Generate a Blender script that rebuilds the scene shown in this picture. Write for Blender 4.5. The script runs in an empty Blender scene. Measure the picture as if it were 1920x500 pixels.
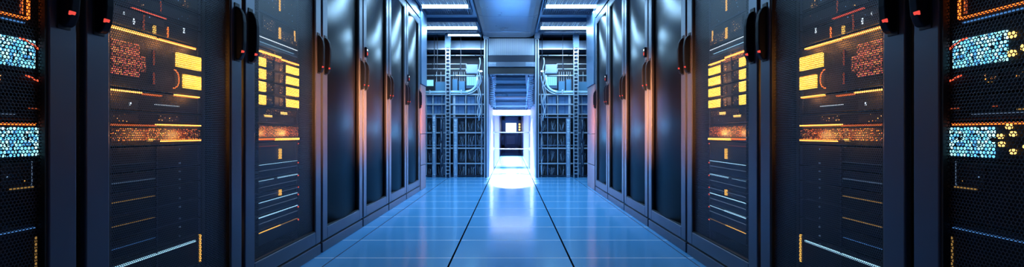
import bpy, math, random
from mathutils import Vector
random.seed(7)
SC = bpy.context.scene
COL = SC.collection
F, CH, VX = 960.0, 0.737, 958.0          # focal length in px, camera height, vanishing column

# ------------------------------------------------------------------ materials
def nodes(name):
    m = bpy.data.materials.new(name); m.use_nodes = True
    nt = m.node_tree; nt.nodes.clear()
    return m, nt
def N(nt, t, **kw):
    n = nt.nodes.new(t)
    for k, v in kw.items(): setattr(n, k, v)
    return n
def principled(name, col, rough=.5, metal=0.0, spec=.5, noise=0.0, nscale=30, coat=0, croug=.1, emis=None, estr=0, bump=0, ior=1.5):
    m, nt = nodes(name)
    b = N(nt, 'ShaderNodeBsdfPrincipled'); o = N(nt, 'ShaderNodeOutputMaterial')
    b.inputs['Base Color'].default_value = (*col, 1)
    b.inputs['Roughness'].default_value = rough
    b.inputs['Metallic'].default_value = metal
    b.inputs['Specular IOR Level'].default_value = spec
    b.inputs['Coat Weight'].default_value = coat
    b.inputs['Coat Roughness'].default_value = croug
    b.inputs['IOR'].default_value = ior
    if emis:
        b.inputs['Emission Color'].default_value = (*emis, 1); b.inputs['Emission Strength'].default_value = estr
    tc = N(nt, 'ShaderNodeTexCoord')
    no = N(nt, 'ShaderNodeTexNoise'); no.inputs['Scale'].default_value = nscale; no.inputs['Detail'].default_value = 4
    nt.links.new(tc.outputs['Object'], no.inputs['Vector'])
    if noise:
        mr = N(nt, 'ShaderNodeMapRange'); mr.inputs['To Min'].default_value = max(0, rough-noise); mr.inputs['To Max'].default_value = rough+noise
        nt.links.new(no.outputs['Fac'], mr.inputs['Value']); nt.links.new(mr.outputs['Result'], b.inputs['Roughness'])
    if bump:
        bp = N(nt, 'ShaderNodeBump'); bp.inputs['Strength'].default_value = bump; bp.inputs['Distance'].default_value = .002
        nt.links.new(no.outputs['Fac'], bp.inputs['Height']); nt.links.new(bp.outputs['Normal'], b.inputs['Normal'])
    nt.links.new(b.outputs['BSDF'], o.inputs['Surface'])
    return m
def emission(name, col, strength):
    m, nt = nodes(name)
    e = N(nt, 'ShaderNodeEmission'); o = N(nt, 'ShaderNodeOutputMaterial')
    e.inputs['Color'].default_value = (*col, 1); e.inputs['Strength'].default_value = strength
    nt.links.new(e.outputs[0], o.inputs['Surface'])
    return m
def math_(nt, op, a, b=None, c=None):
    n = N(nt, 'ShaderNodeMath', operation=op)
    for i, v in enumerate((a, b, c)):
        if v is None: continue
        if isinstance(v, (int, float)): n.inputs[i].default_value = v
        else: nt.links.new(v, n.inputs[i])
    return n.outputs[0]
def lattice(nt, pitch):
    """staggered round lattice on the object's y/z plane, distance to the nearest centre in pitches"""
    tc = N(nt, 'ShaderNodeTexCoord'); sp = N(nt, 'ShaderNodeSeparateXYZ')
    nt.links.new(tc.outputs['Object'], sp.inputs[0])
    u = math_(nt, 'MULTIPLY', sp.outputs['Y'], 1/pitch)
    v = math_(nt, 'MULTIPLY', sp.outputs['Z'], 1/(pitch*1.732))
    ds = []
    for off in (0, .5):
        fu = math_(nt, 'SUBTRACT', math_(nt, 'FRACT', math_(nt, 'ADD', u, off+50)), .5)
        fv = math_(nt, 'MULTIPLY', math_(nt, 'SUBTRACT', math_(nt, 'FRACT', math_(nt, 'ADD', v, off+50)), .5), 1.732)
        ds.append(math_(nt, 'SQRT', math_(nt, 'ADD', math_(nt, 'MULTIPLY', fu, fu), math_(nt, 'MULTIPLY', fv, fv))))
    return math_(nt, 'MINIMUM', ds[0], ds[1]), tc
def perforated(name, pitch, hole, col, rough=.35, metal=.8):
    m, nt = nodes(name)
    d, tc = lattice(nt, pitch)
    solid = math_(nt, 'GREATER_THAN', d, hole)
    b = N(nt, 'ShaderNodeBsdfPrincipled'); t = N(nt, 'ShaderNodeBsdfTransparent'); mx = N(nt, 'ShaderNodeMixShader'); o = N(nt, 'ShaderNodeOutputMaterial')
    b.inputs['Base Color'].default_value = (*col, 1); b.inputs['Roughness'].default_value = rough; b.inputs['Metallic'].default_value = metal
    bp = N(nt, 'ShaderNodeBump'); bp.inputs['Strength'].default_value = .8; bp.inputs['Distance'].default_value = .002
    nt.links.new(d, bp.inputs['Height']); nt.links.new(bp.outputs['Normal'], b.inputs['Normal'])
    nt.links.new(solid, mx.inputs[0]); nt.links.new(t.outputs[0], mx.inputs[1]); nt.links.new(b.outputs[0], mx.inputs[2])
    nt.links.new(mx.outputs[0], o.inputs['Surface'])
    return m
def dotted(name, pitch, size, cols, strength, back=(.01,.01,.012), density=1.0, square=False):
    """a face of small lit dots; a random share of them is dark"""
    m, nt = nodes(name)
    tc = N(nt, 'ShaderNodeTexCoord')
    vo = N(nt, 'ShaderNodeTexVoronoi'); vo.inputs['Scale'].default_value = 1/pitch
    vo.inputs['Randomness'].default_value = .0 if square else .55
    sp = N(nt, 'ShaderNodeSeparateXYZ'); cb = N(nt, 'ShaderNodeCombineXYZ')
    nt.links.new(tc.outputs['Object'], sp.inputs[0]); nt.links.new(sp.outputs['Y'], cb.inputs['X']); nt.links.new(sp.outputs['Z'], cb.inputs['Y'])
    nt.links.new(cb.outputs[0], vo.inputs['Vector'])
    on = math_(nt, 'LESS_THAN', vo.outputs['Distance'], size)
    wn = N(nt, 'ShaderNodeSeparateColor'); nt.links.new(vo.outputs['Color'], wn.inputs[0])
    lit = math_(nt, 'LESS_THAN', wn.outputs[0], density)
    ramp = N(nt, 'ShaderNodeValToRGB'); ramp.color_ramp.interpolation = 'CONSTANT'
    els = ramp.color_ramp.elements
    while len(els) < len(cols): els.new(.5)
    for i, c in enumerate(cols): els[i].position = i/len(cols); els[i].color = (*c, 1)
    nt.links.new(wn.outputs[1], ramp.inputs[0])
    b = N(nt, 'ShaderNodeBsdfPrincipled'); o = N(nt, 'ShaderNodeOutputMaterial')
    b.inputs['Base Color'].default_value = (*back, 1); b.inputs['Roughness'].default_value = .5
    nt.links.new(ramp.outputs['Color'], b.inputs['Emission Color'])
    amp = math_(nt, 'MULTIPLY', math_(nt, 'MULTIPLY', on, lit), math_(nt, 'MULTIPLY_ADD', wn.outputs[2], strength*.8, strength*.5))
    nt.links.new(amp, b.inputs['Emission Strength'])
    nt.links.new(b.outputs[0], o.inputs['Surface'])
    return m
def floor_material():
    m, nt = nodes('floor_tiles')
    tc = N(nt, 'ShaderNodeTexCoord'); sp = N(nt, 'ShaderNodeSeparateXYZ'); nt.links.new(tc.outputs['Object'], sp.inputs[0])
    X, Y = sp.outputs['X'], sp.outputs['Y']
    fy = math_(nt, 'FRACT', math_(nt, 'MULTIPLY', math_(nt, 'SUBTRACT', Y, 3.037-.503*40), 1/.503))
    dy = math_(nt, 'MULTIPLY', math_(nt, 'MINIMUM', fy, math_(nt, 'SUBTRACT', 1.0, fy)), .503)
    joint = math_(nt, 'LESS_THAN', dy, .0046)
    ax = math_(nt, 'ABSOLUTE', X)
    dark = math_(nt, 'LESS_THAN', math_(nt, 'ABSOLUTE', math_(nt, 'SUBTRACT', ax, .348)), .0056)
    thin = math_(nt, 'LESS_THAN', math_(nt, 'ABSOLUTE', math_(nt, 'SUBTRACT', ax, 1.045)), .004)
    no = N(nt, 'ShaderNodeTexNoise'); no.inputs['Scale'].default_value = 2.2; no.inputs['Detail'].default_value = 3
    nt.links.new(tc.outputs['Object'], no.inputs['Vector'])
    base = N(nt, 'ShaderNodeMix', data_type='RGBA'); base.inputs['A'].default_value = (.11,.43,.82,1); base.inputs['B'].default_value = (.13,.47,.88,1)
    nt.links.new(no.outputs['Fac'], base.inputs['Factor'])
    c1 = N(nt, 'ShaderNodeMix', data_type='RGBA'); c1.inputs['B'].default_value = (.80,.93,1,1)  # pale cross joints: bevel highlight painted into the colour
    nt.links.new(joint, c1.inputs['Factor']); nt.links.new(base.outputs['Result'], c1.inputs['A'])
    c2 = N(nt, 'ShaderNodeMix', data_type='RGBA'); c2.inputs['B'].default_value = (.05,.09,.16,1)
    nt.links.new(thin, c2.inputs['Factor']); nt.links.new(c1.outputs['Result'], c2.inputs['A'])
    c3 = N(nt, 'ShaderNodeMix', data_type='RGBA'); c3.inputs['B'].default_value = (.003,.004,.006,1)
    nt.links.new(dark, c3.inputs['Factor']); nt.links.new(c2.outputs['Result'], c3.inputs['A'])
    b = N(nt, 'ShaderNodeBsdfPrincipled'); o = N(nt, 'ShaderNodeOutputMaterial')
    nt.links.new(c3.outputs['Result'], b.inputs['Base Color'])
    mr = N(nt, 'ShaderNodeMapRange'); mr.inputs['To Min'].default_value = .11; mr.inputs['To Max'].default_value = .16
    nt.links.new(no.outputs['Fac'], mr.inputs['Value'])
    rr = math_(nt, 'ADD', mr.outputs['Result'], math_(nt, 'MULTIPLY', math_(nt, 'MAXIMUM', dark, joint), .5))
    nt.links.new(rr, b.inputs['Roughness'])
    nt.links.new(math_(nt, 'MULTIPLY', math_(nt, 'SUBTRACT', 1.0, dark), .6), b.inputs['Specular IOR Level'])
    h = math_(nt, 'MULTIPLY', math_(nt, 'MAXIMUM', math_(nt, 'MAXIMUM', dark, joint), thin), -1.0)
    n2 = N(nt, 'ShaderNodeTexNoise'); n2.inputs['Scale'].default_value = 3.0; n2.inputs['Detail'].default_value = 1
    nt.links.new(tc.outputs['Object'], n2.inputs['Vector'])
    bp = N(nt, 'ShaderNodeBump'); bp.inputs['Strength'].default_value = .4; bp.inputs['Distance'].default_value = .003
    nt.links.new(math_(nt, 'ADD', h, math_(nt, 'MULTIPLY', n2.outputs['Fac'], .4)), bp.inputs['Height']); nt.links.new(bp.outputs['Normal'], b.inputs['Normal'])
    nt.links.new(b.outputs[0], o.inputs['Surface'])
    return m

M = {
 'floor': floor_material(),
 'frame': principled('brushed_dark_steel', (.095,.115,.155), .38, .4, noise=.02, nscale=9),
 'carcass': principled('black_sheet_steel', (.005,.006,.008), .55, .0, ior=1.3, noise=.08),
 'glass': principled('smoked_dark_panel', (.006,.007,.011), .33, .0, .3, ior=1.16),
 'mesh': perforated('perforated_door_sheet', .0082, .345, (.016,.024,.042), .42, .35),
 'mesh_big': perforated('coarse_perforated_door_sheet', .0092, .38, (.012,.018,.03), .42, .35),
 'handle': principled('black_handle_plastic', (.007,.011,.022), .5, 0, .15, ior=1.25, noise=.05, nscale=90),
 'red_led': emission('red_indicator', (1,.09,.07), .9),
 'server': principled('dark_server_steel', (.010,.014,.021), .5, .1, ior=1.25, noise=.1, nscale=80, bump=.1),
 'slate': principled('slate_server_face', (.025,.05,.09), .45, .1, ior=1.3, noise=.1, nscale=80),
 'black': principled('matt_black', (.006,.007,.010), .6),
 'amber_bar': emission('amber_light_bar', (1,.30,.04), 7.5),
 'orange_bar': emission('orange_light_bar', (1,.17,.02), 2.6),
 'amber_panel': dotted('amber_lit_panel', .0042, .9, [(1,.48,.05),(1,.56,.08),(1,.42,.03)], 5.0, (.3,.1,.01)),
 'amber_dim': dotted('dim_amber_face', .0052, .36, [(1,.22,.02),(1,.4,.05),(.9,.12,.02)], 3.6, (.05,.015,.004), .75),
 'orange_dots': dotted('orange_dot_matrix', .0062, .30, [(1,.16,.05),(1,.28,.06),(.9,.1,.08)], 2.6, (.03,.012,.01), .85, True),
 'cyan_cells': dotted('cyan_lit_cells', .0092, .62, [(.12,.55,.9),(.25,.75,.95),(.5,.9,1),(.08,.35,.75),(.3,.8,.8)], 2.3, (.005,.01,.015), .98),
 'specks': dotted('speckled_port_face', .011, .20, [(.3,.6,1),(1,.5,.1),(.2,.35,.6),(1,.2,.05)], 1.3, (.012,.016,.022), .22),
 'speck_amber': dotted('amber_port_face', .008, .30, [(1,.45,.08),(1,.3,.04),(.7,.3,.1)], 3.0, (.02,.01,.006), .42),
 'red_bar': emission('red_light_line', (1,.10,.04), 1.6),
 'red_dim': emission('dim_red_line', (.8,.14,.05), .45),
 'yellow': emission('yellow_light', (1,.5,.08), 1.8),
 'yellow_dim': emission('dim_yellow_line', (.75,.42,.12), .4),
 'blue_line': emission('blue_light_line', (.10,.32,.8), .7),
 'cyan_line': emission('pale_cyan_light_line', (.4,.75,1), 1.5),
 'white_led': emission('white_indicator', (.8,.9,1), 1.6),
 'faint': emission('faint_slate_line', (.16,.25,.4), .5),
 'amber_dot': emission('amber_round_lamp', (1,.52,.12), 3),
 'blue_steel': principled('pale_blue_steel', (.20,.29,.43), .38, .5, noise=.08, nscale=12),
 'light_steel': principled('light_blue_steel', (.50,.58,.66), .34, .5, noise=.08, nscale=30),
 'duct': principled('satin_duct_steel', (.17,.21,.28), .30, .75, noise=.08, nscale=3),
 'ceil': principled('ceiling_panels', (.22,.28,.37), .45, .25, noise=.1, nscale=3),
 'navy': principled('navy_painted_steel', (.012,.022,.045), .45, .2, noise=.1),
 'navy2': principled('mid_blue_painted_steel', (.05,.09,.16), .42, .2, noise=.1),
 'pillar_low': principled('warm_lit_grey_steel', (.36,.25,.27), .4, .3, noise=.05),  # rosy tone is the aisle's warm light put into the colour
 'pillar_up': principled('sky_blue_steel', (.14,.24,.38), .32, .5, noise=.05),
 'fin': principled('louvre_aluminium', (.55,.68,.85), .25, .8),
 'tube': emission('cool_fluorescent_tube', (.52,.83,1), 4.5),
 'white_wall': principled('white_painted_wall', (.40,.41,.58), .5, noise=.05),
 'wall': principled('dark_blue_wall', (.03,.045,.08), .6, noise=.05),
 'lightbox': emission('bright_ceiling_lightbox', (.85,.93,1), 4.0),
 'window_lit': emission('bright_daylit_pane', (.85,.93,1), 2.5),
 'cyan_screen': emission('cyan_lit_screen', (.22,.72,1), 1.5),
 'cyan_gear': dotted('cyan_lit_electronics', .03, .36, [(.2,.75,1),(.1,.45,.9),(.6,.95,1),(.05,.2,.5)], 2.2, (.05,.16,.28), .7),
 'rack_gear': dotted('sparkling_rack_electronics', .026, .19, [(.25,.5,.8),(.6,.8,1),(.3,.6,.6),(.15,.3,.6)], 1.5, (.01,.018,.035), .38),
 'duct_face': dotted('pale_slotted_face', .017, .3, [(.3,.6,.9),(.5,.8,1),(.3,.7,.8)], .7, (.26,.38,.50), .55),  # glowing dots painted on the duct cover, which is no lamp
 'cable': principled('pale_blue_cable', (.42,.55,.70), .35, .1),
 'cable_dark': principled('dark_blue_cable', (.04,.07,.13), .4, .1),
 'pipe': principled('pale_cyan_pipe', (.45,.72,.9), .25, .3, emis=(.2,.6,.9), estr=.12),  # faint cyan glow put into the pipe's own material
 'blue_door': principled('blue_cabinet_door', (.10,.20,.38), .35, .35, noise=.08),
 'violet': principled('violet_grey_panel', (.14,.15,.30), .4),
}

# ------------------------------------------------------------------ mesh helpers
class MB:
    def __init__(s): s.v = []; s.f = []
    def box(s, x0, x1, y0, y1, z0, z1):
        x0, x1 = sorted((x0, x1)); y0, y1 = sorted((y0, y1)); z0, z1 = sorted((z0, z1))
        b = len(s.v)
        s.v += [(x0,y0,z0),(x1,y0,z0),(x1,y1,z0),(x0,y1,z0),(x0,y0,z1),(x1,y0,z1),(x1,y1,z1),(x0,y1,z1)]
        s.f += [tuple(b+i for i in q) for q in ((0,3,2,1),(4,5,6,7),(0,1,5,4),(1,2,6,5),(2,3,7,6),(3,0,4,7))]
        return s
    def obox(s, c, ux, uy, uz):
        """box about centre c with three half-axis vectors"""
        c, ux, uy, uz = map(Vector, (c, ux, uy, uz)); b = len(s.v)
        for sz in (-1, 1):
            for sx, sy in ((-1,-1),(1,-1),(1,1),(-1,1)):
                s.v.append(tuple(c+ux*sx+uy*sy+uz*sz))
        s.f += [tuple(b+i for i in q) for q in ((0,3,2,1),(4,5,6,7),(0,1,5,4),(1,2,6,5),(2,3,7,6),(3,0,4,7))]
        return s
    def prism(s, pts, axis, a0, a1):
        """extrude a closed 2-D outline along an axis ('x','y','z')"""
        b = len(s.v); n = len(pts)
        for a in (a0, a1):
            for p, q in pts:
                s.v.append({'x': (a,p,q), 'y': (p,a,q), 'z': (p,q,a)}[axis])
        s.f.append(tuple(range(b, b+n))[::-1]); s.f.append(tuple(range(b+n, b+2*n)))
        for i in range(n):
            j = (i+1) % n; s.f.append((b+i, b+j, b+n+j, b+n+i))
        return s
    def tube(s, pts, r, n=8):
        pts = [Vector(p) for p in pts]; b = len(s.v); up = None
        for i, p in enumerate(pts):
            d = (pts[min(i+1, len(pts)-1)]-pts[max(i-1, 0)]).normalized()
            if up is None:
                up = Vector((0,0,1)) if abs(d.z) < .9 else Vector((1,0,0))
            a = d.cross(up)
            if a.length < 1e-5: a = d.cross(Vector((0,1,0)))
            a.normalize(); c = a.cross(d).normalized(); up = c
            for k in range(n):
                t = 2*math.pi*k/n
                s.v.append(tuple(p+(a*math.cos(t)+c*math.sin(t))*r))
        for i in range(len(pts)-1):
            for k in range(n):
                k2 = (k+1) % n
                s.f.append((b+i*n+k, b+i*n+k2, b+(i+1)*n+k2, b+(i+1)*n+k))
        s.f.append(tuple(b+k for k in range(n))[::-1]); s.f.append(tuple(b+(len(pts)-1)*n+k for k in range(n)))
        return s
    def build(s, name, mat, parent=None, loc=(0,0,0), bevel=0, seg=2, smooth=False, kind=None, label=None):
        me = bpy.data.meshes.new(name); me.from_pydata(s.v, [], s.f); me.update()
        import bmesh
        bm = bmesh.new(); bm.from_mesh(me); bmesh.ops.recalc_face_normals(bm, faces=bm.faces); bm.to_mesh(me); bm.free()
        if smooth:
            for p in me.polygons: p.use_smooth = True
        me.materials.append(M[mat])
        o = bpy.data.objects.new(name, me); COL.objects.link(o); o.location = loc
        if parent: o.parent = parent
        if bevel:
            bv = o.modifiers.new('bevel', 'BEVEL'); bv.width = bevel; bv.segments = seg; bv.limit_method = 'ANGLE'
        if kind: o['kind'] = kind
        if label: o['label'] = label
        return o
def thing(name, label, cat, loc=(0,0,0), group=None):
    o = bpy.data.objects.new(name, None); COL.objects.link(o); o.location = loc
    o['label'] = label; o['category'] = cat; o.empty_display_size = .1
    if group: o['group'] = group
    return o
def tag(o, label, cat, group=None):
    o['label'] = label; o['category'] = cat
    if group: o['group'] = group
    return o
SIDE = {-1: 'left', 1: 'right'}
XF = {-1: 1.165, 1: 1.08}                 # distance of each row's door fronts from the aisle's middle
REC = .09                                # how far the equipment faces stand behind the doors
def ZL(x, X): return F*X/(VX-x)          # depth along the left row of picture column x
GAPS = [.52, 1.389, 2.232, 3.155, 4.035, 4.89, 5.715, 6.56]
HANDLE_Z = [1.0, 1.02, 1.055, 1.11, 1.085, 1.066, 1.06, 1.06]
ORD = ['nearest', 'second', 'third', 'fourth', 'fifth', 'sixth', 'farthest']

# ------------------------------------------------------------------ room shell
END = 8.62
def struct(name, mb, mat, **k): return mb.build(name, mat, kind='structure', **k)
struct('floor', MB().box(-3, 3, -2, 22, -.1, 0), 'floor')
struct('ceiling', MB().box(-3, 3, -2, 8.72, 2.42, 2.5), 'ceil')
struct('wall_left', MB().box(-3.1, -3, -2, 12.1, 0, 2.5), 'wall')
struct('wall_right', MB().box(3, 3.1, -2, 12.1, 0, 2.5), 'wall')
struct('wall_rear', MB().box(-3, 3, -2.1, -2, 0, 2.5), 'wall')
for s in (-1, 1):                         # soffit closing the gap above the cabinets
    struct('trim_1' if s < 0 else 'trim_2', MB().box(s*(XF[s]+.01), s*(XF[s]+.07), -1.5, 7.05, 2.235, 2.42), 'pillar_up')
for s in (-1, 1):                         # end pillars after the last cabinets
    X = XF[s]
    t = bpy.data.objects.new('pillar', None); COL.objects.link(t); t.location = (s*X, 6.62, 0); t['kind'] = 'structure'
    def pb(d0, d1, z0, z1, n, m, u0=0.0): MB().box(s*u0, s*(u0+.25), d0, d1, z0, z1).build(n, m, t, bevel=.004)
    d1 = .40 if s < 0 else .62
    pb(0, d1, 1.38, 2.42, 'upper_panel', 'pillar_up', -.012)
    pb(.0, d1-.01, .735, 1.375, 'lower_panel', 'pillar_low'); pb(.0, d1-.01, .325, .73, 'lower_panel', 'pillar_low'); pb(.0, d1-.01, 0, .32, 'lower_panel', 'pillar_low')

# ------------------------------------------------------------------ server cabinets
def handle(t, s, v, zb):
    X = 0
    prof = [(0,0),(-.010,-.008),(-.022,.0),(-.031,.024),(-.035,.07),(-.035,.155),(-.030,.188),(-.018,.212),(0,.222)]
    pts = [(s*p, zb+q) for p, q in prof]
    h = MB().prism(pts, 'y', v-.016, v+.016).build('handle', 'handle', t, bevel=.006, seg=3, smooth=False)
    MB().prism([(s*-.026, zb+.022),(s*-.0305, zb+.0225),(s*-.0345, zb+.032),(s*-.028, zb+.034)], 'y', v-.0166, v+.001).build('indicator_light', 'red_led', h, bevel=.002, label='red glowing indicator near the handle end')
    MB().box(0, s*-.003, v-.020, v+.020, zb-.012, zb+.235).build('handle_plate', 'black', h, bevel=.003)
def cabinet(s, i):
    X = XF[s]; y0, y1 = GAPS[i]+.015, GAPS[i+1]-.015
    L = y1-y0; meshy = i < 3
    look = ('cyan lit equipment behind mesh' if i == 0 else 'two amber panels behind mesh' if i == 1 else
            'a ladder of amber boxes behind mesh' if i == 2 else 'with smoked dark door')
    t = thing('server_cabinet', f'black server cabinet {look}, {ORD[i]} in the {SIDE[s]} row', 'server cabinet', (s*X, y0, 0), f'server cabinets in the {SIDE[s]} row')
    B = lambda: MB()
    c = B()
    c.box(s*.034, s*.9, 0, .018, .072, 2.2); c.box(s*.034, s*.9, L-.018, L, .072, 2.2)
    c.box(s*.034, s*.9, .018, L-.018, 2.18, 2.2); c.box(s*.034, s*.9, .018, L-.018, .072, .09); c.box(s*.88, s*.9, .018, L-.018, .09, 2.18)
    c.build('carcass', 'carcass', t)
    B().box(0, s*.88, .0, L, 0, .062).build('plinth', 'frame', t, bevel=.003)
    B().box(s*.012, s*.86, .006, L-.006, .062, .0725).build('plinth_groove', 'black', t)
    w = .083
    d = B()
    d.box(0, s*.02, 0, w, .074, 2.2); d.box(0, s*.02, L-w, L, .074, 2.2)
    d.box(0, s*.02, w, L-w, .074, .148); d.box(0, s*.02, w, L-w, 2.125, 2.2)
    dr = d.build('door_frame', 'frame', t, bevel=.004, seg=2)
    b = B()                                # thin inner bead round the panel
    e = .007
    b.box(s*.004, s*.02, w, w+e, .148, 2.125); b.box(s*.004, s*.02, L-w-e, L-w, .148, 2.125); b.box(s*.004, s*.02, w+e, L-w-e, .148, .148+e); b.box(s*.004, s*.02, w+e, L-w-e, 2.125-e, 2.125)
    b.build('panel_bead', 'black', dr)
    if meshy:
        me = MB(); v0, v1 = w+.002, L-w-.002
        me.v = [(s*.014, v0, .15), (s*.014, v1, .15), (s*.014, v1, 2.124), (s*.014, v0, 2.124)]; me.f = [(0,1,2,3)]
        me.build('perforated_panel', 'mesh_big' if i == 0 else 'mesh', dr)
        if i > 0:
            r = B()
            for v in (.132, L-.127): r.box(s*(REC+.006), s*(REC+.035), v, v+.02, .095, 2.175)
            r.build('mounting_rail', 'black', t)
    else:                                  # slightly bowed smoked panel
        g = MB(); n = 14; v0, v1 = w+.001, L-w-.001
        for k in range(n+1):
            q = k/n; u = .030-.027*math.sin(math.pi*q)
            for z in (.15, 2.124): g.v.append((s*u, v0+(v1-v0)*q, z))
        for k in range(n): g.f.append((2*k, 2*k+2, 2*k+3, 2*k+1))
        p = g.build('smoked_panel', 'glass', dr, smooth=True)
        so = p.modifiers.new('thick', 'SOLIDIFY'); so.thickness = .004
    if i < 6 or True:
        handle(t, s, L-w/2, HANDLE_Z[i+1])
        handle(t, s, w/2, HANDLE_Z[i]+.005)
    if i in (4, 6):                        # small keypads on the far doors
        k = B().box(0, s*-.018, w/2-.018, w/2+.018, HANDLE_Z[i]+.26, HANDLE_Z[i]+.34).build('keypad', 'handle', t, bevel=.004)
        B().box(s*-.018, s*-.020, w/2-.010, w/2+.010, HANDLE_Z[i]+.275, HANDLE_Z[i]+.30).build('keypad_light', 'red_led', k)
        B().box(s*-.018, s*-.020, w/2-.010, w/2+.010, HANDLE_Z[i]+.31, HANDLE_Z[i]+.325).build('keypad_light', 'white_led', k)
    return t
for s in (-1, 1):
    for i in range(7): cabinet(s, i)

# ------------------------------------------------------------------ rack equipment inside the three nearest cabinets of each row
def unit(s, face, y0, y1, z0, z1, name, label, cat, mat='server', parts=(), depth=.62, ears=True):
    """one rack unit; parts are (name, material, y0, y1, z0, z1, proud[, label]) measured in the row's own depth and height"""
    X = XF[s]+face
    t = thing(name, label, cat, (s*X, y0, z0))
    B = MB().box(0, s*depth, 0, y1-y0, .0015, z1-z0-.0015)
    B.build('chassis', mat, t, bevel=.003)
    if ears:
        for v in (0, y1-y0-.016):
            e = MB().box(0, s*-.004, v, v+.016, .003, z1-z0-.003).build('mounting_ear', 'navy', t)
    for p in parts:
        n, m, a0, a1, b0, b1, pr = p[:7]
        if n == 'round_lamp':
            r = (b1-b0)/2; mb = MB(); c = ((a0+a1)/2-y0, (b0+b1)/2-z0)
            mb.prism([(c[0]+r*math.cos(q*math.pi/7), c[1]+r*math.sin(q*math.pi/7)) for q in range(14)], 'x', 0, s*-pr)
        elif n in ('light_line',) and len(p) > 7 and isinstance(p[7], tuple):
            mb = MB(); pts = [(s*-.006, q[0]-y0, q[1]-z0) for q in p[7]]; mb.tube(pts, .0022, 6)
        else:
            mb = MB().box(0, s*-pr, a0-y0, a1-y0, b0-z0, b1-z0)
        mb.build(n, m, t)
    return t
def px(x, y, X=1.255):                     # left-row picture position -> (depth, height) on the equipment faces
    return F*X/(VX-x), CH+(250-y)/(VX-x)*X
for s in (-1, 1):
    S = SIDE[s]
    # ---- nearest cabinet
    A, Bz = .62, 1.312
    c = f'in the nearest {S} cabinet'
    fc = .032
    def LN(m, a0, a1, h, t=.004, pr=.006): return ('light_line', m, a0, a1, h-t/2, h+t/2, pr)
    unit(s, fc, A, Bz, 1.0, 1.16, 'rack_monitor', f'dark rack screen framed by an orange light line {c}', 'rack screen', 'server', (
        LN('orange_bar', .7, 1.268, 1.020, .004), ('light_line', 'orange_bar', 1.265, 1.268, 1.020, 1.15, .006), ('light_line', 'red_dim', 1.247, 1.251, 1.028, 1.15, .005),
        ('light_line', 'orange_bar', 1.249, 1.251, 1.028, 1.15, .005), LN('blue_line', .75, 1.255, 1.008, .0025),
        ('port_panel', 'speck_amber', 1.135, 1.18, 1.05, 1.075, .003)), ears=False)
    unit(s, fc, A, Bz, .885, .998, 'storage_server', f'dark storage unit with pale cyan grille and red line {c}', 'server', 'server', (
        ('lit_grille', 'cyan_cells', 1.145, 1.282, .899, .968, .006), ('light_line', 'red_bar', 0,0,0,0,0, ((1.317-.005,.944),(1.295,.948),(1.275,.958),(1.254,.967),(1.24,.968))),
        ('round_lamp', 'amber_dot', 1.125, 1.141, .947, .963, .006), ('round_lamp', 'amber_dot', 1.125, 1.141, .906, .922, .006), ('round_lamp', 'amber_dot', 1.096, 1.112, .915, .931, .006)), ears=False)
    unit(s, fc, A, Bz, .83, .883, 'network_switch', f'dark switch with orange specks below cyan grille {c}', 'network switch', 'server', (
        ('port_panel', 'speck_amber', 1.165, 1.205, .856, .881, .003), ('port_panel', 'speck_amber', 1.098, 1.125, .858, .878, .003),
        ('light_line', 'red_bar', 0,0,0,0,0, ((1.309,.864),(1.285,.871),(1.258,.880)))), ears=False)
    unit(s, fc, A, Bz, .768, .828, 'rack_server', f'dark server with one short red dash {c}', 'server', 'server', (
        LN('red_dim', 1.27, 1.298, .80, .003), LN('yellow_dim', 1.09, 1.12, .79, .003), LN('red_dim', 1.17, 1.178, .80, .003), LN('faint', 1.09, 1.23, .783, .002)), ears=False)
    unit(s, fc, A, Bz, .672, .766, 'storage_server', f'dark storage unit with cyan grille and orange line {c}', 'server', 'server', (
        ('lit_grille', 'cyan_cells', 1.175, 1.306, .681, .752, .006), LN('orange_bar', .7, 1.285, .760, .005),
        *[('round_lamp', 'amber_dot', y-.006, y+.006, z-.006, z+.006, .006) for y, z in ((1.160,.731),(1.157,.713),(1.131,.736),(1.131,.697),(1.101,.708),(1.140,.752))]), ears=False)
    unit(s, fc, A, Bz, .52, .67, 'rack_server', f'blank dark server with a faint yellow corner line {c}', 'server', 'server', (
        ('port_panel', 'specks', 1.2, 1.278, .61, .666, .002), LN('yellow_dim', 1.22, 1.278, .604, .003), ('light_line', 'faint', 1.276, 1.278, .604, .668, .003)), ears=False)
    unit(s, fc, A, Bz, .36, .518, 'rack_server', f'blank dark server crossed by a thin blue line {c}', 'server', 'server', (
        LN('blue_line', .8, 1.283, .502, .003), ('light_line', 'yellow_dim', 1.287, 1.289, .37, .478, .004)), ears=False)
    unit(s, fc, A, Bz, .12, .358, 'battery_unit', f'blank black bottom unit {c}', 'server', 'server', (
        LN('faint', .7, 1.29, .25, .002),), ears=False)
    # ---- second cabinet
    A, Bz = 1.588, 2.064
    c = f'in the second {S} cabinet'
    fc = REC
    def bar(m, x0, y0, x1, y1, t=.006, pr=.008):
        a = px(x0, y0); b = px(x1, y1); h = (a[1]+b[1])/2
        return ('light_line', m, max(a[0], A+.001), min(b[0], Bz), h-t/2, h+t/2, pr)
    def blk(n, m, x0, x1, xr, yt, yb, pr=.006):   # block between picture columns x0..x1, top/bottom rows yt/yb read at column xr
        return (n, m, px(x0,0)[0], px(x1,0)[0], px(xr,yb)[1], px(xr,yt)[1], pr)
    unit(s, fc, A, Bz, 1.215, 1.40, 'network_switch', f'dark switch at top, with an orange speckled block {c}', 'network switch', 'server', (
        ('port_panel', 'specks', 1.60, 2.05, 1.23, 1.38, .002), ('port_panel', 'speck_amber', 1.95, 2.0, 1.225, 1.25, .004)))
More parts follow.
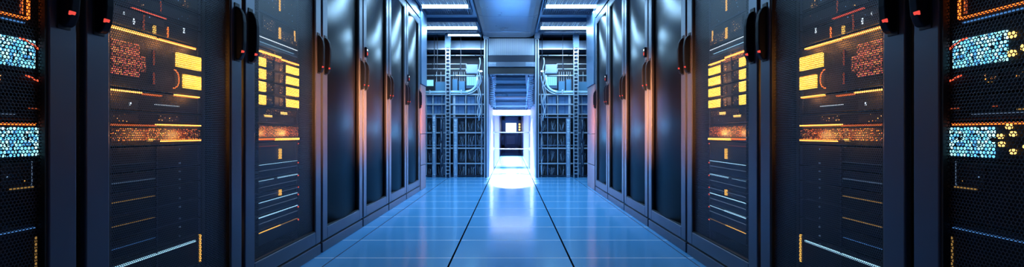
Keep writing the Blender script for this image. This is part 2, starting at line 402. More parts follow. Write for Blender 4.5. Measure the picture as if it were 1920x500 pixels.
    unit(s, fc, A, Bz, 1.146, 1.213, 'network_switch', f'dark switch with a long red dotted line {c}', 'network switch', 'server', (
        bar('red_bar', 245, 13.5, 308, 36.5, .003), blk('port_panel', 'speck_amber', 235, 268, 250, 0, 8), ('port_panel', 'specks', 1.72, 2.05, 1.165, 1.2, .002), ('light_line', 'red_dim', 1.83, 1.834, 1.17, 1.21, .004)))
    unit(s, fc, A, Bz, 1.084, 1.144, 'network_switch', f'dark switch with upright yellow and white lights {c}', 'network switch', 'server', (
        ('status_light', 'yellow', 1.793, 1.803, 1.087, 1.115, .006), ('status_light', 'orange_bar', 1.868, 1.872, 1.087, 1.125, .004), ('light_line', 'red_dim', 1.745, 1.749, 1.09, 1.142, .004),
        ('status_light', 'white_led', 1.70, 1.704, 1.10, 1.12, .004), ('status_light', 'white_led', 1.655, 1.658, 1.12, 1.13, .004), ('port_panel', 'specks', 1.60, 1.85, 1.12, 1.142, .002), ('status_light', 'white_led', 1.96, 1.964, 1.12, 1.14, .004)))
    unit(s, fc, A, Bz, .885, 1.082, 'storage_server', f'storage server with two amber panels and dot matrix {c}', 'server', 'server', (
        bar('amber_bar', 201, 49, 287, 71, .007, .012), bar('amber_bar', 292, 73, 362, 92, .007, .012),
        ('dot_display', 'orange_dots', 1.595, 1.725, .925, 1.035, .004), ('dot_display', 'orange_dots', 1.725, 1.755, .945, 1.0, .003),
        ('light_line', 'red_dim', 1.795, 1.799, .975, 1.03, .004), ('light_line', 'red_dim', 1.795, 1.799, .91, .95, .004),
        ('lit_panel', 'amber_panel', 1.915, 2.062, .988, 1.040, .008), ('lit_panel', 'amber_panel', 1.955, 2.062, .912, .963, .008),
        ('light_arc', 'orange_bar', 0,0,0,0,0)[:0] or ('light_line', 'orange_bar', 0,0,0,0,0, tuple((1.895+.032*math.sin(q), .94-.035*math.cos(q)+.0) for q in [k*.3 for k in range(11)]))))
    unit(s, fc, A, Bz, .812, .883, 'rack_server', f'server under a broken amber light bar {c}', 'server', 'server', (
        bar('amber_bar', 201, 165, 262, 175, .006, .010), bar('amber_bar', 325, 178, 370, 183, .006, .010), bar('orange_bar', 266, 176, 300, 180, .004),
        ('status_light', 'white_led', 1.68, 1.686, .83, .84, .005), ('port_panel', 'specks', 1.60, 1.72, .816, .85, .003), bar('white_led', 288, 195, 334, 199, .003, .005)))
    unit(s, fc, A, Bz, .768, .810, 'network_switch', f'slim switch with orange dashes {c}', 'network switch', 'server', (
        ('port_panel', 'speck_amber', 1.82, 1.93, .783, .80, .004), ('port_panel', 'speck_amber', 1.60, 1.72, .775, .80, .003)))
    unit(s, fc, A, Bz, .694, .766, 'storage_server', f'storage unit glowing orange behind the mesh {c}', 'server', 'server', (
        ('lit_grille', 'amber_dim', 1.60, 2.06, .713, .754, .004), bar('amber_bar', 290, 234.5, 372, 235.5, .006, .012), bar('orange_bar', 201, 234, 288, 234.5, .004, .010),
        bar('amber_bar', 300, 263, 372, 263, .006, .012), ('status_light', 'yellow', 1.765, 1.785, .71, .72, .008)))
    for k, (z0, z1, lh, m, word) in enumerate(((.61,.692,.637,'faint','uppermost of three with faint dotted lines'), (.548,.608,.579,'faint','middle of three with faint dotted lines'),
            (.478,.546,.518,'yellow_dim','lowest of three with faint dotted lines'), (.402,.476,.442,'yellow_dim','with a yellow dotted line'), (.335,.40,.372,'blue_line','with a short blue line'),
            (.215,.333,.312,'cyan_line','with icy line and yellow bar'))):
        ps = [('light_line', m, 1.6, 1.80, lh-.0012, lh+.0012, .004), ('divider', 'navy', 1.806, 1.81, z0+.002, z1-.002, .006), ('status_light', 'faint', 1.935, 1.938, z0+.012, z0+.018, .005), ('status_light', 'faint', 1.935, 1.938, z1-.018, z1-.012, .005)]
        if k == 5:
            ps[0] = ('light_line', m, 1.6, 2.03, lh-.003, lh+.003, .006)
            ps.append(('light_bar', 'yellow', 2.055, 2.063, .222, .331, .008))
        unit(s, fc, A, Bz, z0, z1, 'rack_server', f'dark server {word} {c}', 'server', 'server', ps)
    unit(s, fc, A, Bz, .12, .213, 'battery_unit', f'blank black bottom unit {c}', 'server', 'server', ())
    # ---- third cabinet
    A, Bz = 2.537, 3.012
    c = f'in the third {S} cabinet'
    unit(s, fc, A, Bz, 1.345, 1.60, 'rack_server', f'dark speckled server at top with one upright orange light {c}', 'server', 'slate', (
        ('port_panel', 'specks', 2.55, 3.0, 1.36, 1.59, .002), ('status_light', 'yellow', 2.765, 2.78, 1.40, 1.47, .005)))
    unit(s, fc, A, Bz, 1.235, 1.343, 'network_switch', f'dark switch with scattered orange lights {c}', 'network switch', 'server', (
        ('port_panel', 'speck_amber', 2.58, 2.72, 1.27, 1.33, .003), ('port_panel', 'speck_amber', 2.80, 3.0, 1.25, 1.30, .003), ('status_light', 'yellow', 2.765, 2.785, 1.25, 1.31, .005),
        ('status_light', 'yellow', 2.96, 2.97, 1.27, 1.33, .005)))
    unit(s, fc, A, Bz, 1.17, 1.233, 'patch_panel', f'patch panel with two pale sloping light lines {c}', 'patch panel', 'slate', (
        LN('white_led', 2.54, 3.0, 1.222, .003), LN('cyan_line', 2.54, 2.95, 1.195, .002), LN('faint', 2.54, 3.0, 1.182, .003)))
    rows = ((1.116,1.077),(1.058,1.014),(.995,.951),(.928,.885))
    tops = (1.168, 1.067, 1.004, .939); bots = (1.068, 1.005, .940, .872)
    wrd = ('topmost', 'second', 'third', 'lowest')
    for k in range(4):
        ps = [('lit_panel', 'amber_panel', 2.84, 3.008, rows[k][1], rows[k][0], .010), ('lit_panel', 'amber_panel', 2.54, 2.605, rows[k][1]-.002, rows[k][0]+.002, .010),
              ('port_panel', 'speck_amber', 2.62, 2.69, rows[k][1], rows[k][0], .004), ('port_panel', 'specks', 2.70, 2.76, rows[k][1], rows[k][0], .004), ('port_panel', 'speck_amber', 2.765, 2.815, rows[k][1], rows[k][0], .005),
              ('frame_bar', 'navy', 2.692, 2.698, bots[k]+.004, tops[k]-.004, .012), ('frame_bar', 'navy', 2.822, 2.83, bots[k]+.004, tops[k]-.004, .012)]
        if k == 0: ps += [('light_line', 'amber_bar', 2.54, 2.77, 1.142, 1.150, .014), ('light_line', 'amber_bar', 2.775, 3.0, 1.134, 1.141, .014), ('lit_grille', 'amber_dim', 2.54, 2.80, 1.122, 1.14, .01)]
        unit(s, fc, A, Bz, bots[k], tops[k], 'storage_server', f'{wrd[k]} of four servers with glowing amber boxes {c}', 'server', 'server', ps)
    unit(s, fc, A, Bz, .79, .870, 'network_switch', f'switch with small yellow white lights under the amber boxes {c}', 'network switch', 'server', (
        ('port_panel', 'speck_amber', 2.62, 2.98, .835, .862, .004), ('status_light', 'amber_dot', 2.78, 2.86, .842, .855, .006), ('status_light', 'amber_dot', 2.60, 2.68, .822, .832, .006), ('port_panel', 'specks', 2.55, 2.95, .80, .83, .003)))
    unit(s, fc, A, Bz, .695, .788, 'storage_server', f'storage unit with bright amber bar {c}', 'server', 'server', (
        ('lit_grille', 'amber_dim', 2.54, 3.008, .722, .775, .005), LN('amber_bar', 2.72, 3.005, .706, .010, .014), LN('orange_bar', 2.54, 2.70, .708, .010, .012)))
    def low(z0, z1, lines, word, knob=None):
        ps = [LN(m, a0, a1, h, t) for m, a0, a1, h, t in lines]
        if knob: ps += [('status_light', 'yellow', 2.765, 2.782, knob[0], knob[1], .01)]
        ps += [('status_light', 'red_bar', 3.004, 3.012, z1-.02, z1-.012, .008)]
        unit(s, fc, A, Bz, z0, z1, 'rack_server', f'{word} {c}', 'server', 'slate', ps)
    low(.585, .693, [('red_dim', 2.54, 2.75, .672, .002)], 'dark server with yellow knob light below amber bar', (.60, .655))
    low(.51, .583, [('cyan_line', 2.54, 3.0, .578, .003), ('faint', 2.54, 3.0, .548, .003)], 'slate blue server edged by an upper icy line')
    low(.44, .508, [('cyan_line', 2.75, 3.0, .500, .005), ('cyan_line', 2.54, 2.7, .4995, .002), ('faint', 2.54, 3.0, .465, .002)], 'slate blue server with a bright white half line')
    low(.398, .438, [('faint', 2.54, 3.0, .42, .002)], 'slim dark server with a lower yellow knob light', (.402, .434))
    low(.325, .396, [('cyan_line', 2.54, 3.0, .390, .003), ('faint', 2.54, 3.0, .36, .003)], 'slate blue server edged by a lower icy line')
    low(.25, .323, [('cyan_line', 2.54, 2.8, .317, .006), ('cyan_line', 2.8, 3.0, .317, .003), ('faint', 2.54, 3.0, .285, .003)], 'slate server with icy half line')
    low(.175, .248, [('yellow', 2.54, 2.78, .241, .003), ('yellow_dim', 2.78, 3.0, .241, .003)], 'slate blue bottom server with a yellow dotted line')

# ------------------------------------------------------------------ ceiling: light troffers, central duct, beam
def at(x, y, D): return (x-VX)*D/F, CH+(250-y)*D/F
def troffer(x0, x1, y0, y1, yt, label, tw=(0, 0), r=.024, fins=True):
    t = thing('ceiling_light', label, 'ceiling light', ((x0+x1)/2, yt, 2.42), 'ceiling lights')
    cx = (x0+x1)/2
    hs = MB(); hs.box(x0-cx, x1-cx, y0-yt, y1-yt, -.012, 0)
    for a, b in ((x0-cx, x0-cx+.012), (x1-cx-.012, x1-cx)): hs.box(a, b, y0-yt, y1-yt, -.06, -.012)
    hs.box(x0-cx, x1-cx, y0-yt, y0-yt+.012, -.06, -.012); hs.box(x0-cx, x1-cx, y1-yt-.012, y1-yt, -.06, -.012)
    hs.build('housing', 'navy2', t)
    if fins:
        fb = MB(); n = int((x1-x0)/.027)
        for k in range(1, n):
            x = x0-cx+(x1-x0)*k/n; j = .004*math.sin(k*2.3)
            fb.box(x-.002, x+.002, y0-yt+.014, -r-.012, -.056-j*2, -.014); fb.box(x-.002, x+.002, r+.012, y1-yt-.014, -.052+j, -.014)
        fb.build('louvre', 'fin', t)
    MB().tube([(x0-cx+.02+tw[0], 0, -.058), (x1-cx-.02-tw[1], 0, -.058)], r, 14).build('light_tube', 'tube', t, smooth=True)
    for a in (x0-cx+.014+tw[0], x1-cx-.014-tw[1]): MB().box(a-.012, a+.012, -.03, .03, -.085, -.012).build('lamp_holder', 'light_steel', t, bevel=.004)
troffer(-1.16, -.52, 6.20, 7.02, 6.56, 'louvred ceiling light over the aisle, left of the duct, nearer one')
troffer(-1.36, -.49, 7.46, 8.24, 7.89, 'louvred ceiling light over the aisle, left of the duct, farther one')
troffer(.42, 1.16, 6.20, 7.02, 6.56, 'louvred ceiling light over the aisle, right of the duct, nearer one')
troffer(.43, 1.36, 7.46, 8.24, 7.89, 'louvred ceiling light over the aisle, right of the duct, farther one')
troffer(-1.06, -.49, 8.34, 8.60, 8.47, 'slim bright ceiling light above the left equipment bay', r=.016)
t = thing('ceiling_duct', 'wide satin metal duct along the middle of the ceiling', 'duct', (-.03, 5.0, 2.34))
for a, b in ((-1.0, 2.02), (2.03, 3.08), (3.09, 3.55)):
    pf = [(-.455,.08),(-.452,.060),(-.42,.026),(-.36,.006),(-.29,0),(.27,0),(.34,.006),(.40,.026),(.432,.060),(.435,.08)]
    MB().prism(pf, 'y', a, b).build('duct_section', 'duct', t, bevel=.003)
# small seams of the ceiling panels
t = thing('header_beam', 'ribbed steel header beam with dark band above the central passage', 'beam', (0, 8.62, 1.74))
x0, x1 = -.385, .40
rb = MB().box(x0, x1, .02, .14, .31, .60)
rb.build('beam_body', 'blue_steel', t)
rr = MB()
for k in range(46):
    x = x0+.02+(x1-x0-.04)*k/45
    rr.box(x-.0035, x+.0035, 0, .02, .315, .595)
rr.build('rib', 'light_steel', t, kind='stuff')
MB().box(x0, x1, -.01, .14, .205, .308).build('dark_band', 'navy', t, bevel=.004)
MB().box(x0-.01, x1+.01, -.03, .14, .115, .20).build('steel_lip', 'duct', t, bevel=.004)
MB().box(x0, x1, 0, .14, 0, .113).build('dark_band', 'black', t)
gr = MB()
for sgn in (-1, 1):
    for k in range(9):
        x = sgn*(.25+k*.014); gr.tube([(x, -.035, .19), (x+.006*sgn, -.045, .16), (x, -.035, .125)], .004, 5)
gr.build('cable_loops', 'cable', t)

# ------------------------------------------------------------------ equipment bays either side of the passage
rackmods = 0
for s in (-1, 1):
    S = SIDE[s]; D = 8.65
    def PX(x): return (x-VX)*D/F if s < 0 else -(x-VX)*D/F*1.02+.012    # left bay columns, mirrored for the right bay
    def PH(y): return CH+(250-y)*D/F
    # upright cable ladder
    xa, xb = PX(837), PX(846)
    xa, xb = sorted((xa, xb))
    t = thing('cable_ladder', f'upright perforated cable ladder standing in front of the {S} equipment bay', 'cable ladder', ((xa+xb)/2, D-.115, 0))
    hw = (xb-xa)/2
    for q in (-1, 1): MB().box(q*hw, q*(hw-.014), -.03, .03, 0, 2.42).build('side_rail', 'light_steel', t, bevel=.003)
    rg = MB()
    for k in range(40): rg.box(-hw+.014, hw-.014, -.012, .012, .06+k*.0595, .074+k*.0595)
    rg.build('rung', 'light_steel', t, kind='stuff')
    cbm = MB()
    for q in range(3):
        ph = q*2.1; cbm.tube([(-.018+.018*q+.006*math.sin(z*5+ph), .02+.006*math.cos(z*4+ph), z*.1) for z in range(24)], .007, 6)
    cbm.build('cable', 'cable_dark', t, smooth=True)
    MB().box(-hw-.006, hw+.006, -.035, .035, 2.16, 2.38).build('top_plate', 'cyan_gear', t)
    # corner post next to the passage
    xc = PX(911.5)
    t = thing('steel_post', f'slim blue steel corner post at the passage edge, {S} side', 'post', (xc, D-.05, 0))
    MB().box(-.032, .03, -.03, .03, 0, 2.33).build('upright', 'light_steel', t, bevel=.006)
    MB().box(-.012, .012, -.036, -.03, 0, 2.31).build('channel', 'navy', t)
    MB().box(-.045, .045, -.045, .045, 2.33, 2.42).build('head_plate', 'light_steel', t, bevel=.006)
    # frame of the bay: uprights and rails
    t = thing('equipment_rack', f'pale blue steel frame of the {S} equipment bay', 'equipment rack', (0, D, 0))
    for (x, w, y0, mt) in ((800, .012, 176, 'light_steel'), (812, .018, 176, 'light_steel'), (818, .010, 222, 'blue_steel'), (829, .014, 178, 'blue_steel'), (833, .012, 222, 'blue_steel'),
                           (852, .034, 178, 'light_steel'), (858, .012, 222, 'blue_steel'), (873.5, .014, 178, 'light_steel'), (892, .012, 178, 'blue_steel'), (903, .018, 178, 'light_steel')):
        MB().box(PX(x)-w/2, PX(x)+w/2, -.02, .02, 0, PH(y0)).build('upright', mt, t)
    for y, h, mt in ((177, .022, 'light_steel'), (195.5, .022, 'light_steel'), (214, .018, 'light_steel'), (220, .014, 'blue_steel'), (248.5, .024, 'light_steel'), (272, .010, 'blue_steel'), (277.5, .022, 'light_steel'), (306, .020, 'light_steel'), (329, .02, 'navy')):
        a, b = sorted((PX(799), PX(907.3)))
        if s < 0 and y > 240: a -= .08
        MB().box(a, b, -.032, .012, PH(y)-h/2, PH(y)+h/2).build('rail', mt, t)
    # blue cabinets above
    cols = [(800,811),(813,828),(830,837),(847,872),(875,891),(893,902)]
    cw = ['outermost', 'second', 'third', 'fourth', 'fifth', 'innermost']
    for k, (xa, xb) in enumerate(cols):
        a, b = sorted((PX(xa), PX(xb))); w = b-a
        t = thing('storage_locker', f'narrow blue locker, {cw[k]} of six, high in the {S} equipment bay', 'locker', ((a+b)/2, D+.036, PH(213.5)), f'blue lockers in the {S} bay')
        hh = PH(197)-PH(213.5)
        MB().box(-w/2+.003, w/2-.003, 0, .35, 0, hh+.16).build('body', 'navy2', t)
        MB().box(-w/2, w/2, -.012, .35, -.010, -.001).build('shelf', 'light_steel', t)
        n = 2 if w > .1 else 1
        for q in range(n):
            d0 = -w/2+.006+(w-.012)*q/n; d1 = -w/2+.006+(w-.012)*(q+1)/n-.005
            MB().box(d0, d1, -.012, 0, .005, hh-.005).build('door', 'blue_door', t, bevel=.002)
            MB().box(d0, d1, -.012, 0, hh+.018, hh+.152).build('door', 'blue_door', t, bevel=.002)
    # lower racks of modules
    rows = [(222, 246.5, 'top'), (251, 276, 'second'), (280, 304.5, 'third'), (308, 331.5, 'bottom')]
    bays = [(801, 811, 'outer narrow'), (819, 837, 'outer wide'), (847, 857, 'middle narrow'), (859, 873, 'middle wide'), (875, 891, 'inner wide'), (893, 907, 'inner narrow')]
    for yt, yb, rn in rows:
        for xa, xb, bn in bays:
            a, b = sorted((PX(xa), PX(xb))); w = b-a; z0 = PH(yb); hh = PH(yt)-z0
            t = thing('network_module', f'dark network module with tiny lights, {rn} row, {bn} bay, {S} of the passage', 'network module', ((a+b)/2, D+.08, z0), f'network modules in the {S} bay')
            MB().box(-w/2+.002, w/2-.002, 0, .4, 0, hh-.004).build('chassis', 'navy', t)
            nf = random.choice((2, 3))
            for q in range(nf):
                f0 = hh*q/nf+.006; f1 = hh*(q+1)/nf-.008
                MB().box(-w/2+.008, w/2-.008, -.008, 0, f0, f1).build('port_panel', 'rack_gear' if (q+len(bn)+len(rn)) % 3 else 'black', t)
            cb = MB()
            for q in range(random.choice((4, 5, 6))):
                x = random.uniform(-w/2+.01, w/2-.01); pts = []
                z = random.uniform(hh*.5, hh*.95); x2 = random.uniform(-w/2+.01, w/2-.01)
                for j in range(7):
                    u = j/6; pts.append((x+(x2-x)*u*.5+.004*math.sin(j*2+q), -.012-.028*math.sin(math.pi*u), z-(z-.012)*u))
                cb.tube(pts, random.choice((.0016, .002, .0026)), 5)
            cb.build('patch_cable', 'cable', t, smooth=True)
    # overhead: ducts, pipes and glowing gear
    a, b = sorted((PX(797), PX(907)))
    a -= .05 if s < 0 else 0; b += .05 if s > 0 else 0
    t = thing('air_duct', f'flat pale blue air duct high across the {S} equipment bay', 'duct', ((a+b)/2, D+.30, PH(86)))
    MB().box(a-(a+b)/2, b-(a+b)/2, 0, .5, 0, .15).build('duct_body', 'blue_steel', t, bevel=.006)
    MB().box(a-(a+b)/2, b-(a+b)/2, -.02, 0, -.014, .006).build('flange', 'light_steel', t)
    for y, xe, wd, dd in ((102, 907, 'first pale pipe below the duct', .10), (117.5, 873, 'second pale pipe below the duct', .16), (127.5, 873, 'third pale pipe below the duct', .12), (141, 908, 'lowest and brightest pipe', .05)):
        a, b = sorted((PX(797), PX(xe)))
        z = PH(y)
        t = thing('conduit', f'{wd}, crossing the {S} equipment bay', 'pipe', ((a+b)/2, D+dd, z))
        hw = (b-a)/2
        pts = [(-hw, 0, 0), (hw, 0, 0)]
        MB().tube(pts, .010, 8).build('pipe', 'light_steel', t, smooth=True)
        for q in (.6*s, -.2*s): MB().box(hw*q-.004, hw*q+.004, -.004, .004, 0, 2.42-z).build('hanger', 'navy', t)
        for q in (-.7, 0, .7): MB().box(hw*q-.008, hw*q+.008, -.014, .014, -.014, .014).build('clamp', 'navy', t, bevel=.003)
        MB().tube([(hw if s < 0 else -hw, 0, 0), (hw if s < 0 else -hw, 0, -.05)], .010, 8).build('pipe_end', 'light_steel', t, smooth=True)
    a, b = sorted((PX(874), PX(896)))
    t = thing('junction_box', f'blue junction box above the cyan lit box, {S} bay', 'junction box', ((a+b)/2, D+.02, PH(137.5)))
    MB().box(-(b-a)/2, (b-a)/2, 0, .12, 0, .155).build('box_body', 'blue_steel', t, bevel=.004); MB().box(-(b-a)/2+.01, (b-a)/2-.01, -.005, 0, .01, .145).build('cover', 'blue_steel', t, bevel=.002)
    t = thing('light_box', f'cyan glowing box below the junction box, {S} bay', 'light box', ((a+b)/2, D+.03, PH(165)))
    MB().box(-(b-a)/2, (b-a)/2, 0, .12, 0, .20).build('housing', 'navy2', t)
    MB().box(-(b-a)/2+.008, (b-a)/2-.008, -.006, 0, .05, .195).build('lit_front', 'cyan_screen', t)
    gg = MB()
    for q in range(5): x = -(b-a)/2+.02+q*.036; gg.box(x-.002, x+.002, -.012, -.006, .04, .2)
    gg.build('bar', 'blue_steel', t)
    a, b = sorted((PX(799), PX(813)))
    t = thing('monitor', f'small cyan lit screen at the outer edge of the {S} bay', 'screen', ((a+b)/2, D+.03, PH(162)))
    MB().box(-(b-a)/2, (b-a)/2, 0, .04, 0, .125).build('housing', 'navy', t, bevel=.004)
    MB().box(-(b-a)/2+.008, (b-a)/2-.008, -.004, 0, .012, .113).build('screen', 'cyan_screen', t)
    for k, (xa, xb) in enumerate(((815, 836), (847, 858), (859, 872))):
        a, b = sorted((PX(xa), PX(xb)))
        t = thing('control_unit', f'cyan sparkling control unit, {("outer","middle","inner")[k]} of three, {S} bay', 'control unit', ((a+b)/2, D+.05, PH(170)))
        MB().box(-(b-a)/2+.003, (b-a)/2-.003, 0, .2, 0, (.16,.2,.17)[k]).build('chassis', 'navy2', t, bevel=.003)
        MB().box(-(b-a)/2+.01, (b-a)/2-.01, -.006, 0, .01, (.15,.19,.16)[k]).build('lit_front', 'cyan_gear', t)
        MB().box(-(b-a)/2, (b-a)/2, -.02, .2, -.012, 0).build('shelf', 'light_steel', t)
        for q in range(3):
            x = -(b-a)/2+.02+q*((b-a)-.04)/2
            MB().tube([(x, .03, (.16,.2,.17)[k]), (x, .03, .33)], .005, 6).build('rod', 'light_steel', t)
    # curved pale pipe
    pts = [(PX(798), D-.005, PH(172.5)), (PX(845), D-.005, PH(172)), (PX(872), D-.005, PH(172))]
    for q in range(9):
        an = q/8*math.pi/2
        pts.append((PX(872+22*math.sin(an)), D-.005, PH(172-18*(1-math.cos(an)))))
    pts += [(PX(895.5), D-.005, PH(141))]
    t = thing('curved_pipe', f'pale cyan pipe bending upward beside the passage, {S} bay', 'pipe', (0, 0, 0))
    MB().tube(pts, .02, 10).build('pipe', 'pipe', t, smooth=True)
    pts2 = [(p[0], p[1]-.04, p[2]-.048) for p in pts[:3]]
    for q in range(9):
        an = q/8*math.pi/2; pts2.append((PX(872+32*math.sin(an)), D-.045, PH(177-34*(1-math.cos(an)))))
    MB().tube(pts2, .009, 8).build('thin_pipe', 'cable', t, smooth=True)
    for x in (806, 865): MB().box(PX(x)-.01, PX(x)+.01, D-.035, D+.03, PH(172)-.028, PH(172)+.028).build('clamp', 'light_steel', t, bevel=.003)
    for k, (x, w, zt) in enumerate(((814.5, .062, 215), (854.5, .066, 222), (829, .05, 222))):
        t = thing('cable_duct', f'{("outer pale","inner pale","middle dark")[k]} upright slotted cable duct in the {S} equipment bay', 'cable duct', (PX(x), D-.045, 0))
        hh = PH(zt)
        MB().box(-w/2, w/2, -.01, .010, 0, hh).build('duct_body', 'blue_steel' if k < 2 else 'navy2', t, bevel=.003)
        MB().box(-w/2+.010, w/2-.010, -.014, -.01, .01, hh-.01).build('slotted_cover', 'duct_face' if k < 2 else 'rack_gear', t)
        for q in range(5):
            MB().tube([(-w/2+.012+(w-.024)*random.random(), -.018, hh*(q+.1)/5), (-w/2+.012+(w-.024)*random.random(), -.024, hh*(q+.5)/5), (-w/2+.012+(w-.024)*random.random(), -.018, hh*(q+.9)/5)], .004, 5).build('cable', 'cable', t, smooth=True)
    # small spot lamp
    t = thing('spot_lamp', f'tiny white spot lamp beside the header beam, {S} side', 'spot lamp', (PX(902), D-.04, PH(134)))
    mb = MB(); mb.prism([(.028*math.cos(q*math.pi/8), .014*math.sin(q*math.pi/8)) for q in range(16)], 'y', -.012, .0); mb.build('lens', 'tube', t)
    MB().box(-.034, .034, 0, .05, -.02, .02).build('housing', 'navy', t, bevel=.005)
    MB().tube([(0, .03, 0), (0, .03, .75)], .006, 6).build('hanger', 'navy', t)
    # tall cable bunch beside the post
    for q, (x, zt, zb, rr_) in enumerate(((900, 2.0, .95, .010), (897, 1.8, 1.0, .008), (905, 1.75, .3, .007))):
        pts = [(PX(x)+.012*math.sin(j*1.1+q*2), D-.10-.03*q-.008*math.cos(j*.9), zt-(zt-zb)*j/22) for j in range(23)]
        tag(MB().tube(pts, rr_, 6).build('hanging_cable', ('cable', 'light_steel', 'cable_dark')[q], smooth=True),
            f'{("pale thick","paler thin","dark long")[q]} cable hanging beside the corner post, {S} side', 'cable', 'cables beside the corner posts')
    # coiled cables flanking the slats
    xm = -.315 if s < 0 else .34
    pts = []
    for j in range(150):
        an = j*.62; z = 1.73-.55*j/150
        pts.append((xm+.045*math.cos(an)+.012*math.sin(j*.05), 8.85+.04*math.sin(an), z))
    tag(MB().tube(pts, .0065, 6).build('hanging_coiled_cable', 'cable', smooth=True), f'coiled pale cable hanging at the {S} side of the slatted screen', 'cable', 'coiled cables in the passage')
    # far room behind the bay
    struct('wall_left_bay' if s < 0 else 'wall_right_bay', MB().box(s*(.42 if s < 0 else .45), s*3, 9.6, 9.7, 0, 2.5), 'navy')
    struct('ceiling_bay', MB().box(s*.40, s*3, 8.72, 9.7, 2.42, 2.5), 'navy')

# ------------------------------------------------------------------ passage
WL, WR = -.372, .404
struct('wall_passage_left', MB().box(WL-.04, WL, 8.68, 19.6, 0, 1.76), 'white_wall')
struct('wall_passage_right', MB().box(WR, WR+.04, 8.68, 19.6, 0, 1.76), 'white_wall')
struct('ceiling_passage', MB().box(WL-.04, WR+.04, 8.72, 19.8, 1.76, 1.82), 'navy2')
struct('wall_end', MB().box(-.5, .5, 19.62, 19.7, 0, 1.8), 'white_wall')
E_ = 19.6
t = bpy.data.objects.new('door_1', None); COL.objects.link(t); t.location = (0, E_, 0); t['kind'] = 'structure'
def ex(x): return (x-VX)*E_/F
def eh(y): return CH+(250-y)*E_/F
fr = MB()
L0, R0, T0 = ex(940.5), ex(976.5), eh(218.5)
fr.box(L0, ex(947), -.06, 0, 0, T0); fr.box(ex(971.5), R0, -.06, 0, 0, T0); fr.box(L0, R0, -.06, 0, eh(226), T0); fr.box(L0, R0, -.06, 0, eh(253), eh(249)); fr.box(L0, R0, -.06, 0, eh(282), eh(271))
fr.build('door_frame', 'violet', t, bevel=.01)
MB().box(ex(947), ex(971.5), -.02, 0, eh(249), eh(226)).build('upper_pane', 'blue_door', t)
MB().box(ex(948.5), ex(968), -.035, -.02, eh(246.5), eh(230.5)).build('lit_pane', 'window_lit', t)
MB().box(ex(947), ex(971.5), -.02, 0, eh(271), eh(253)).build('lower_pane', 'violet', t)
MB().box(ex(950), ex(965), -.03, -.02, eh(270), eh(254)).build('lower_pane', 'white_wall', t)
for y in (233, 238, 243): MB().box(ex(972.5), ex(975.5), -.075, -.06, eh(y+1.6), eh(y-1.6)).build('door_light', 'amber_dot', t, bevel=.01)
t = thing('passage_light', 'bright white horizontal light panel spanning the passage', 'light panel', (0, 10.7, 0))
def lh(y, D=10.7): return CH+(250-y)*D/F
MB().box(WL+.003, WR-.003, .02, .10, lh(216.5), lh(204.5)).build('housing', 'light_steel', t, bevel=.004)
for x in (-.2, .23): MB().box(x-.008, x+.008, .05, .066, lh(204.5), 1.76).build('hanger', 'navy', t)
MB().box(-.29, .32, 0, .02, lh(215), lh(206)).build('diffuser', 'lightbox', t)
MB().box(WL+.003, -.30, 0, .02, lh(215), lh(206)).build('end_cap', 'lightbox', t); MB().box(.33, WR-.003, 0, .02, lh(215), lh(206)).build('end_cap', 'lightbox', t)
t = thing('slatted_screen', 'sloping screen of blue steel slats hanging in the passage', 'slatted screen', (0, 9.0, 0))
ns = 13
for k in range(ns):
    q = k/(ns-1); D = 9.0+1.6*q; y = 141+61*q; hw = .255+.10*q
    z = CH+(250-y)*D/F
    MB().obox((-.005, D-9.0, z-.014), (hw, 0, 0), (0, .045, .012), (0, -.004, .020)).build('slat', ('navy', 'duct', 'light_steel')[k % 3], t)  # lighter materials by turns stand for brightly lit slats
    MB().box(-.005-hw, -.005+hw, D-9.0-.052, D-9.0-.045, z-.008, z-.002).build('lit_slat_edge', 'light_steel' if k != 8 else 'yellow_dim', t)  # lit edges put into the colour; one glows dim yellow
for q in (-1, 1):
    z0 = CH+(250-141)*9.0/F; z1 = CH+(250-202)*10.6/F
    MB().obox(((-.005)+q*.315, .8, (z0+z1)/2), (.010, 0, 0), (q*.05*0, .8, (z1-z0)/2), (0, .012, .024)).build('side_rail', 'blue_steel', t)
for y, nm in ((248, 'upper'), (279, 'lower')):
    t = thing('barrier_rail', f'{nm} white rail across the bright passage', 'rail', (0, 10.7, lh(y)))
    MB().tube([(WL+.002, 0, 0), (WR-.002, 0, 0)], .012 if nm == 'upper' else .011, 10).build('rail_tube', 'white_wall', t, smooth=True)
    for x in (WL+.012, WR-.012): MB().box(x-.01, x+.01, -.03, .03, -.03, .03).build('wall_bracket', 'light_steel', t, bevel=.004)

for q, (a, b) in enumerate(((WL, WL+.004), (WR-.004, WR))): struct(f'trim_{q+3}', MB().box(a, b, 8.69, 10.68, 1.24, 1.755), 'navy')
# ------------------------------------------------------------------ lamps
def area(name, loc, size, direction, energy, col, spread=180):
    l = bpy.data.lights.new(name, 'AREA'); l.shape = 'RECTANGLE'; l.size, l.size_y = size
    l.energy = energy; l.color = col; l.spread = math.radians(spread)
    o = bpy.data.objects.new(name, l); COL.objects.link(o); o.location = loc
    o.rotation_euler = Vector(direction).to_track_quat('-Z', 'Y').to_euler()
    return o
BL = (.34,.66,1)
for x in (-.84, .79): 
    area('troffer_lamp', (x, 6.56, 2.32), (.6, .3), (0,0,-1), 24, BL)
    area('troffer_lamp', (x, 7.89, 2.32), (.7, .3), (0,0,-1), 24, BL)
    area('troffer_lamp', (x, 5.0, 2.36), (.6, .3), (0,0,-1), 26, BL)
    area('troffer_lamp', (x, 3.7, 2.36), (.6, .3), (0,.2,-1), 3, BL)
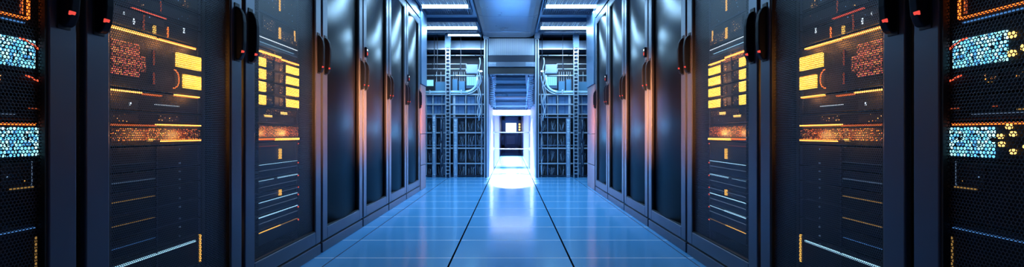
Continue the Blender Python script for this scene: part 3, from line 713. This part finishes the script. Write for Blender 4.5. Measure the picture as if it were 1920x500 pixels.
# fill lamps: header beam, then warm strips standing for the equipment's glow
area('header_fill', (0, 8.1, 2.28), (.7, .1), (0,1,-.1), 1.2, (.5,.75,1))  # added to brighten the beam's ribs; no fixture here
WM = (1, .33, .11)
for s in (-1, 1):
    for y, e, L in ((1.83, 5, .45), (2.78, 20, .45), (3.6, 14, .6), (4.46, 9, .6), (5.3, 6, .6)):
        area('warm_row_fill', (s*(XF[s]-.06), y, .93), (L, .14), (-s, .6, 0), e, WM, 21)  # added before the dark doors too, to warm the opposite frames
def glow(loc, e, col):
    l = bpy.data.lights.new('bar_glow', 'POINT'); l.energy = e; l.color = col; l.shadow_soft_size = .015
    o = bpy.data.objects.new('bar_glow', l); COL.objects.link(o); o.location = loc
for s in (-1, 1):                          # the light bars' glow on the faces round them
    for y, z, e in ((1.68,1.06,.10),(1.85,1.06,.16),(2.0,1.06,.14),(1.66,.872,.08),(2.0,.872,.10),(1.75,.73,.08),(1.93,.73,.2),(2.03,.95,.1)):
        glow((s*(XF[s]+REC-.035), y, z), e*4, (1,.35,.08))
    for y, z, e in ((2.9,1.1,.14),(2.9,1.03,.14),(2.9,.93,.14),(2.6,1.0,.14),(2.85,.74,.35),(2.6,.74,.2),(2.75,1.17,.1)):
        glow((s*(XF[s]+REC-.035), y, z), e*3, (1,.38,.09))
# passage
area('passage_lamp', (.016, 10.2, 1.10), (.6, .8), (0,-.2,-1), 140, (.76,.86,1), 90)
area('passage_lamp', (.016, 14, 1.70), (.6, 5), (0,0,-1), 300, (.80,.85,1), 35)
area('passage_lamp', (.016, 10.6, 1.16), (.24, .1), (0,-1,-.45), 75, (.80,.88,1), 13)  # narrow unseen jet added to whiten the floor before the passage
area('passage_lamp', (.016, 10.6, 1.14), (.3, .1), (0,-1,-.62), 75, (.80,.88,1), 18)  # second added jet, whitening the floor at the passage mouth
for s in (-1, 1):
    area('bay_lamp', (s*.95, 8.1, 2.3), (.8, .2), (0,1,-.7), 6, (.58,.8,1), 80)
    area('bay_cyan_fill', (s*.95, 8.78, 1.80), (.9, .05), (0,.15,-1), 2.2, (.15,.7,1), 150)  # unseen cyan fill added to strengthen the glowing gear's light
    area('bay_lamp', (s*.95, 9.3, 2.36), (.8, .3), (0,0,-1), 3, (.3,.6,1))

w = bpy.data.worlds.new('room_air'); SC.world = w; w.use_nodes = True
w.node_tree.nodes['Background'].inputs[0].default_value = (.10,.22,.5,1); w.node_tree.nodes['Background'].inputs[1].default_value = .02

cam = bpy.data.cameras.new('camera'); co = bpy.data.objects.new('camera', cam); COL.objects.link(co)
co.location = (0, 0, CH); co.rotation_euler = (math.pi/2, 0, 0)
cam.sensor_width = 36; cam.lens = 18.0; cam.shift_x = 2/1920; cam.clip_start = .02
SC.camera = co
SC.view_settings.view_transform = 'Standard'; SC.view_settings.look = 'None'; SC.view_settings.gamma = 1; SC.view_settings.use_curve_mapping = False
SC.view_settings.exposure = 0
SC.cycles.use_denoising = True
SC.cycles.max_bounces = 8; SC.cycles.transparent_max_bounces = 12
SC.cycles.sample_clamp_indirect = 6
